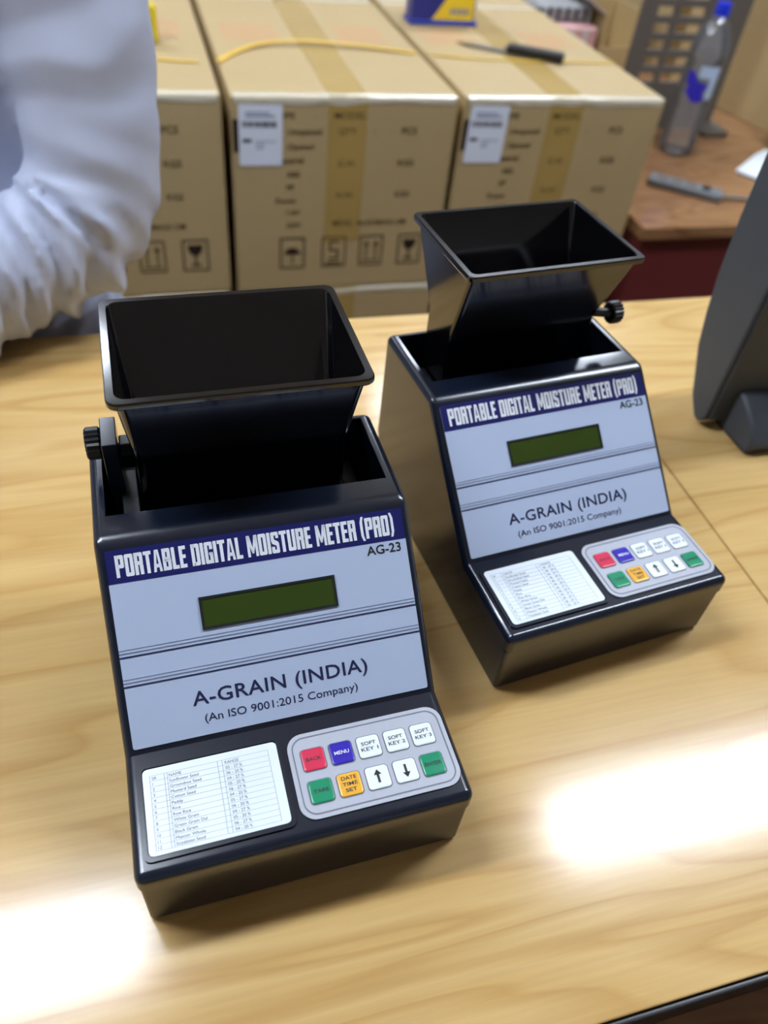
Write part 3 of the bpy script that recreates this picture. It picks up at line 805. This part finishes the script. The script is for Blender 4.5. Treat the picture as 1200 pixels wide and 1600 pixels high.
# carton at the bench's far side, green pack, clutter behind
c = carton(1.725, 2.10, 1.965, .42, BZ, .46, 'brown carton standing on the bench beside the slotted stand', None, tapes=False, rz_=R(12))
carton(1.66, 2.12, 2.50, .42, BZ, .40, 'brown carton behind the slotted stand on the bench', None, tapes=False, rz_=R(3))
gp = empty('green_pouch', (1.70, 1.80, BZ))
v_, f_ = lathe([(0, 0), (.030, 0), (.036, .02), (.036, .08), (.030, .11), (.012, .13), (.012, .145), (0, .145)], 20); mesh('pouch_body', v_, f_, M['green'], gp, smooth=True)
mesh('pouch_cap', *lathe([(0, .145), (.015, .145), (.015, .165), (0, .165)], 20), M['pwhite'], gp, auto=40)
gp.location = (1.690, 1.85, BZ)
tag(gp, 'green plastic bottle on the bench before the brown carton', 'bottle')
oc = empty('open_carton', (1.44, 2.52, BZ), R(4))
for lo, hi in (((0, 0, 0), (.006, .22, .15)), ((.17, 0, 0), (.176, .22, .15)), ((.006, .214, 0), (.17, .22, .15)), ((.006, 0, 0), (.17, .006, .06))):
    box('carton_side', lo, hi, M['cardboard'], oc)
box('carton_bottom', (.006, .006, 0), (.17, .214, .005), M['cardboard'], oc)
mesh('carton_flap', [(0, 0, .15), (0, .22, .15), (-.07, .22, .19), (-.07, 0, .19), (-.001, 0, .154), (-.001, .22, .154), (-.071, .22, .194), (-.071, 0, .194)],
     [(0, 1, 2, 3), (4, 7, 6, 5), (0, 4, 5, 1), (1, 5, 6, 2), (2, 6, 7, 3), (3, 7, 4, 0)], M['foam'], oc)
tag(oc, 'small open cardboard carton on the bench behind the stand', 'carton')
fb = empty('foam_block', (1.445, 2.80, BZ))
box('foam_slab', (0, 0, 0), (.17, .05, .26), M['foam'], fb, bev=.006)
box('foam_ridge', (.03, -.012, .05), (.14, .0002, .20), M['foam'], fb, bev=.004)
tag(fb, 'off-white foam block leaning behind the open carton', 'foam')
pk = empty('wrapped_parcel', (1.20, 2.50, BZ))
box('parcel_body', (0, 0, 0), (.215, .25, .118), M['pinkbox'], pk, bev=.01, seg=3)
for i in range(4): box('parcel_band', (.03 + i * .045, -.001, .0), (.045 + i * .045, .0002, .112), M['foam'], pk)
tag(pk, 'pale pink wrapped parcel on the bench', 'parcel')
sp = empty('striped_packet', (1.21, 2.55, BZ + .1185))
box('packet_body', (0, 0, 0), (.20, .16, .045), M['stripe'], sp, bev=.012, seg=3)
for i in range(6): box('packet_stripe', (.012 + i * .031, -.0012, .006), (.024 + i * .031, .0, .040), M['inkk'], sp)
tag(sp, 'black and white striped packet on the pink parcel', 'packet')

# ------------------------------------------------------------------ grey terminal on the second desk
tm = empty('terminal', (.50, .49, T))
pr = [(.004, .020), (0, .026), (.0, .200), (.006, .285), (.018, .300), (.062, .300), (.070, .290), (.069, .200), (.066, .150), (.060, .110), (.052, .078), (.031, .033), (.016, .0165), (.010, .0155)]
def bevprism(name, prof, x0, x1, m, parent, bev):
    vs, fs = prism(prof, x0, x1)
    o = mesh(name, vs, fs, m, parent)
    bm = bmesh.new(); bm.from_mesh(o.data)
    caps = [e for e in bm.edges if abs(e.verts[0].co.x - e.verts[1].co.x) < 1e-6]
    bmesh.ops.bevel(bm, geom=caps, offset=bev, segments=3, profile=.5, affect='EDGES', clamp_overlap=True)
    bm.to_mesh(o.data); bm.free(); autosmooth(o.data, 40); wn(o)
    return o
pr = [(y, z_ - .012) for y, z_ in pr]
bevprism('terminal_shell', pr, 0, .29, M['grey'], tm, .003)
box('rear_panel', (.004, -.0025, .012), (.286, .0005, .270), M['grey'], tm, bev=.002)
mesh('touch_screen', [(.012, .0712, .285), (.278, .0712, .285), (.278, .0705, .130), (.012, .0705, .130), (.012, .0690, .285), (.278, .0690, .285), (.278, .0660, .130), (.012, .0660, .130)],
     [(0, 1, 2, 3), (4, 7, 6, 5), (0, 4, 5, 1), (1, 5, 6, 2), (2, 6, 7, 3), (3, 7, 4, 0)], M['screen'], tm)
bevprism('terminal_foot', [(-.042, .0), (-.046, .012), (-.036, .032), (-.012, .046), (.012, .048), (.030, .020), (.034, .006), (.034, 0)], .022, .27, M['grey'], tm, .010)
tag(tm, 'dark grey sales terminal seen from behind on the desk', 'terminal')

# ------------------------------------------------------------------ person behind the desk
def interp(keys, t):
    for i in range(len(keys) - 1):
        if t <= keys[i + 1][0] or i == len(keys) - 2:
            a, b = keys[i], keys[i + 1]; f = (t - a[0]) / (b[0] - a[0]); f = max(0, min(1, f))
            return [a[1][k] + (b[1][k] - a[1][k]) * f for k in range(len(a[1]))]
def limb(path, rads, n=56, seg=120, fold=None, zs=1.0):
    """smooth tapered limb, with optional cloth folds"""
    pts = curve(path, seg)
    m_ = len(pts)
    vs, fs = [], []
    prev = None
    for i, p in enumerate(pts):
        t = i / (m_ - 1) * (len(path) - 1)
        a = int(min(t, len(path) - 2)); f = t - a; f = f * f * (3 - 2 * f)
        r = rads[a] * (1 - f) + rads[a + 1] * f
        d = (pts[min(i + 1, m_ - 1)] - pts[max(i - 1, 0)]).normalized()
        if prev is None: prev = d.orthogonal().normalized()
        u = (prev - d * prev.dot(d)).normalized(); prev = u; v = d.cross(u)
        for k in range(n):
            th = 2 * math.pi * k / n
            rr = r + (fold(t, th, p + (u * math.cos(th) + v * math.sin(th)) * r) if fold else 0)
            q = (u * math.cos(th) + v * math.sin(th)) * rr
            vs.append(p + q)
    for i in range(m_ - 1):
        for k in range(n):
            j = (k + 1) % n; fs.append((i * n + k, i * n + j, (i + 1) * n + j, (i + 1) * n + k))
    fs += [tuple(range(n - 1, -1, -1)), tuple(range((m_ - 1) * n, m_ * n))]
    return vs, fs
def trunk(keys, n=64, seg=90, fold=None):
    vs, fs = [], []
    z0_, z1_ = keys[0][0], keys[-1][0]
    for i in range(seg + 1):
        zv = z0_ + (z1_ - z0_) * i / seg
        cx, cy, a, b = interp(keys, zv)
        for k in range(n):
            th = 2 * math.pi * k / n
            c_, s_ = math.cos(th), math.sin(th)
            e = 2 / 2.5
            x = a * math.copysign(abs(c_) ** e, c_); y = b * math.copysign(abs(s_) ** e, s_)
            p = Vector((cx + x, cy + y, zv))
            if fold:
                p += Vector((c_, s_, 0)) * fold(p, th)
            vs.append(p)
    for i in range(seg):
        for k in range(n):
            j = (k + 1) % n; fs.append((i * n + k, i * n + j, (i + 1) * n + j, (i + 1) * n + k))
    fs += [tuple(range(n - 1, -1, -1)), tuple(range(seg * n, (seg + 1) * n))]
    return vs, fs
def fuse(name, geos, m, parent, voxel, smooth=4, factor=.5):
    """join closed pieces into one continuous skin"""
    vs, fs = [], []
    for g in geos:
        k = len(vs); vs += [tuple(v) for v in g[0]]; fs += [tuple(i + k for i in f) for f in g[1]]
    o = mesh('tmp', vs, fs, None)
    md = o.modifiers.new('r', 'REMESH'); md.mode = 'VOXEL'; md.voxel_size = voxel
    ms = o.modifiers.new('s', 'SMOOTH'); ms.iterations = smooth; ms.factor = factor
    dg = bpy.context.evaluated_depsgraph_get(); dg.update()
    me = bpy.data.meshes.new_from_object(o.evaluated_get(dg)); me.name = name
    bpy.data.objects.remove(o)
    me.materials.clear()
    return link(name, me, m, parent, smooth=True)
PX, PY = -.262, .945
SHL, ELL, FML, WRL = (-.060, .905, .405), (-.053, .790, .129), (-.158, .728, .066), (-.268, .672, .046)
SHR, ELR, FMR, WRR = (-.452, .905, .405), (-.560, .800, .130), (-.535, .705, .062), (-.495, .615, .046)
def zT(p): return (p[0], p[1], p[2] + T)
# skin: head, neck, hands, with the trunk and arms under the shirt, all one mesh
def ellipsoid(c, r, n=28, m_=18):
    vs, fs = [], []
    for i in range(m_ + 1):
        ph = math.pi * (i / m_) - math.pi / 2
        for k in range(n):
            t = 2 * math.pi * k / n
            vs.append((c[0] + r[0] * math.cos(ph) * math.cos(t) * (1 if i not in (0, m_) else .01), c[1] + r[1] * math.cos(ph) * math.sin(t), c[2] + r[2] * math.sin(ph)))
    for i in range(m_):
        for k in range(n):
            j = (k + 1) % n; fs.append((i * n + k, i * n + j, (i + 1) * n + j, (i + 1) * n + k))
    return vs, fs
HC = (PX + .01, .885, T + .622)
def hand(wr, d, side):
    """palm on the desk with five curled fingers; d = forward, side = thumb direction"""
    d = Vector(d).normalized(); s = Vector(side).normalized()
    w_ = Vector(wr); g = []
    pb = Vector((w_.x, w_.y, T + .024))
    g.append(limb([zT((w_.x, w_.y, w_.z)) if False else w_, pb + d * .035, pb + d * .085], [.027, .030, .028], 20, 30))
    for q in (-.028, -.010, .010, .028):
        g.append(limb([pb + d * .05 - s * q * .8, pb + d * .085 - s * q], [.015, .014], 14, 10))
    for q, ln in ((-.030, .058), (-.010, .072), (.010, .076), (.030, .066)):
        b = pb + d * .085 + s * q
        g.append(limb([b, b + d * ln * .45 + Vector((0, 0, .008)), b + d * ln * .8 + Vector((0, 0, -.002)), b + d * ln + Vector((0, 0, -.012))], [.0095, .009, .0082, .0065], 14, 24))
    b = pb + d * .025 + s * .024
    g.append(limb([b, b + s * .026 + d * .025, b + s * .034 + d * .055 + Vector((0, 0, -.008))], [.012, .0105, .0080], 14, 20))
    return g
def legpath(sx):
    return [(PX + sx * .09, .97, T - .17), (PX + sx * .11, .72, T - .135), (PX + sx * .12, .56, T - .15), (PX + sx * .12, .58, T - .42), (PX + sx * .12, .60, .10)]
geos = []
geos.append(trunk([(T - .20, (PX, .985, .12, .09)), (T - .02, (PX, .975, .135, .085)), (T + .2, (PX, .955, .14, .085)), (T + .36, (PX, .950, .155, .078)), (T + .43, (PX, .935, .11, .06)), (T + .46, (PX, .915, .06, .055))]))
geos.append(limb([(PX, .925, T + .42), (PX, .905, T + .49), (PX + .005, .895, T + .55)], [.058, .053, .055], 28, 30))
geos.append(ellipsoid(HC, (.075, .095, .112)))
geos.append(ellipsoid((HC[0], HC[1] - .025, HC[2] - .055), (.058, .070, .065)))
geos.append(limb([(HC[0], HC[1] - .088, HC[2] + .012), (HC[0], HC[1] - .108, HC[2] - .020), (HC[0], HC[1] - .100, HC[2] - .032)], [.009, .014, .012], 14, 20))
for s in (-1, 1):
    geos.append(ellipsoid((HC[0] + s * .076, HC[1] + .008, HC[2] - .008), (.010, .020, .032), 14, 10))
    geos.append(limb([(PX + s * .13, .92, T + .40), (PX + s * .19, .905, T + .405)], [.058, .055], 24, 16))
geos.append(limb([(HC[0] - .024, HC[1] - .088, HC[2] - .062), (HC[0], HC[1] - .096, HC[2] - .064), (HC[0] + .024, HC[1] - .088, HC[2] - .062)], [.005, .009, .005], 12, 20))
geos.append(limb([zT(SHL), zT(ELL)], [.052, .043], 24, 30)); geos.append(limb([zT(ELL), zT(FML), zT(WRL)], [.043, .036, .026], 24, 40))
geos.append(limb([zT(SHR), zT(ELR)], [.052, .043], 24, 30)); geos.append(limb([zT(ELR), zT(FMR), zT(WRR)], [.043, .036, .026], 24, 40))
geos += hand(zT(WRL), (-.8, -.6, 0), (-.6, .8, 0)) + hand(zT(WRR), (.42, -.9, 0), (.9, .42, 0))
for s in (-1, 1):
    geos.append(limb(legpath(s), [.075, .068, .055, .050, .036], 24, 80))
person = fuse('person', geos, M['skin'], None, .0055, 3)
tag(person, 'person in a loose pale blue-white shirt leaning an arm on the desk', 'person')
# shirt with sleeves and folds
def ridge(x): return 1 - abs(2 * (x - math.floor(x)) - 1)
def sleeve(t, th, p):
    q = Vector(p)
    n1 = noise.noise(q * 9); n2 = noise.noise(q * 21 + Vector((3, 1, 7)))
    # t: 0 shoulder, 1 elbow, 2 forearm, 3 wrist
    el = math.exp(-((t - .98) / .22) ** 2)
    fo = max(0, min(1, (t - 1.0) / .3)); up = max(0, min(1, (1.0 - t) / .3))
    a = math.sin(th)
    amp = .55 + .6 * (noise.noise(q * 7 + Vector((11, 4, 2))) + .5)
    f1 = ridge(t * 4.4 + .55 * math.sin(th + .9) + n1 * .75)
    f3 = ridge(t * 7.5 - .40 * math.sin(th + 2.1) + n1 * 1.1 + .3)
    f2 = ridge(t * 2.1 - .5 * th / math.pi + n1 * .9)
    d = fo * amp * (.015 * (f1 - .5) + .0075 * (f3 - .5) + .003 * n2) + el * .004 * (ridge(t * 5.0 + .5 * a + n1 * .6) - .5) + up * (.0055 * (f2 - .5) + .003 * n1 + .002 * n2)
    return d
def torso_fold(p, th):
    q = Vector((p.x * 14, p.y * 14, p.z * 3.0))
    return .018 * noise.noise(q) + .007 * noise.noise(q * 2.3)
sg = [trunk([(T - .13, (PX, .965, .205, .135)), (T - .03, (PX, .918, .200, .150)), (T + .08, (PX, .915, .192, .148)), (T + .30, (PX, .950, .190, .112)), (T + .385, (PX, .942, .185, .092)), (T + .445, (PX, .930, .115, .075)), (T + .475, (PX, .908, .066, .062))], 80, 110, torso_fold)]
for A in ((SHL, ELL, FML, WRL), (SHR, ELR, FMR, WRR)):
    sg.append(limb([zT(q) for q in A], [.074, .062, .056, .044], 96, 300, sleeve))
for A, s in ((SHL, 1), (SHR, -1)):
    sg.append(ellipsoid((A[0], A[1], A[2] + T), (.076, .076, .074), 36, 24))
    sg.append(limb([(PX + s * .05, .935, T + .405), (PX + s * .12, .93, T + .408), zT(A)], [.066, .070, .073], 40, 40))
shirt = fuse('shirt', sg, M['shirt'], person, .0042, 2, .5)
shirt['label'] = 'loose pale blue-white long-sleeved shirt'
# placket and buttons, collar
mesh('collar', *tube([(PX + .066 * math.cos(t_ * math.pi / 12), .905 + .064 * math.sin(t_ * math.pi / 12), T + .478 + .012 * math.sin(t_ * math.pi / 12)) for t_ in range(25)], .012, 10), M['shirt'], shirt, smooth=True)
for i in range(4):
    zz = T + .40 - i * .085
    cy_ = interp([(T - .13, (.83,)), (T + .08, (.767,)), (T + .30, (.838,)), (T + .385, (.850,)), (T + .445, (.855,))], zz)[0]
    v_, f_ = lathe([(0, 0), (.0055, 0), (.0055, .002), (0, .003)], 12)
    b_ = mesh('shirt_button', [(x, -z_, y) for x, y, z_ in v_], f_, M['paper'], shirt); b_.location = (PX, cy_ - .004, zz)
fuse('trousers', [trunk([(T - .245, (PX, .985, .155, .115)), (T - .10, (PX, .975, .165, .118))], 48, 20)] + [limb(legpath(s)[:4] + [(PX + s * .12, .60, .06)], [.092, .082, .072, .066, .058], 32, 90) for s in (-1, 1)], M['trousers'], person, .009, 3)
fuse('shoes', [limb([(PX + s * .12, .63, .035), (PX + s * .12, .56, .040), (PX + s * .12, .42, .032)], [.034, .040, .031], 24, 30) for s in (-1, 1)], M['blackm'], person, .006, 2)
# hair cap
vs, fs = ellipsoid((HC[0], HC[1] + .012, HC[2] + .012), (.083, .099, .115), 36, 24)
keep = [f for f in fs if all(vs[i][2] > HC[2] + .035 + (.0 if vs[i][1] > HC[1] - .03 else .03) or vs[i][1] > HC[1] + .035 and vs[i][2] > HC[2] - .05 for i in f)]
hr = mesh('hair', vs, keep, M['hair'], person, smooth=True)
md = hr.modifiers.new('s', 'SOLIDIFY'); md.thickness = .008
for s in (-1, 1):
    mesh('eye', *ellipsoid((HC[0] + s * .030, HC[1] - .0735, HC[2] + .012), (.0115, .012, .0065), 16, 10), M['paper'], person, smooth=True)
    mesh('iris', *ellipsoid((HC[0] + s * .030, HC[1] - .0835, HC[2] + .012), (.005, .004, .0048), 14, 8), M['screen'], person, smooth=True)
    mesh('eyebrow', *limb([(HC[0] + s * .014, HC[1] - .088, HC[2] + .032), (HC[0] + s * .032, HC[1] - .087, HC[2] + .038), (HC[0] + s * .048, HC[1] - .074, HC[2] + .033)], [.004, .0045, .003], 10, 18), M['hair'], person, smooth=True)
# stool under the person
so_ = empty('stool', (PX, .99, 0))
v_, f_ = lathe([(0, .43), (.15, .43), (.165, .44), (.165, .465), (.15, .480), (0, .480)], 36); mesh('seat', v_, f_, M['blackm'], so_, auto=40)
for a in range(4):
    t = R(45 + 90 * a); v_, f_ = tube([(.12 * math.cos(t), .12 * math.sin(t), .429), (.19 * math.cos(t), .19 * math.sin(t), 0)], .013, 12); mesh('leg', v_, f_, M['steel'], so_, auto=40)
v_, f_ = tube([(.158 * math.cos(R(a)), .158 * math.sin(R(a)), .20) for a in range(0, 361, 15)], .008, 8); mesh('foot_ring', v_, f_, M['steel'], so_, auto=40)
tag(so_, 'round black stool with steel legs under the person', 'stool')
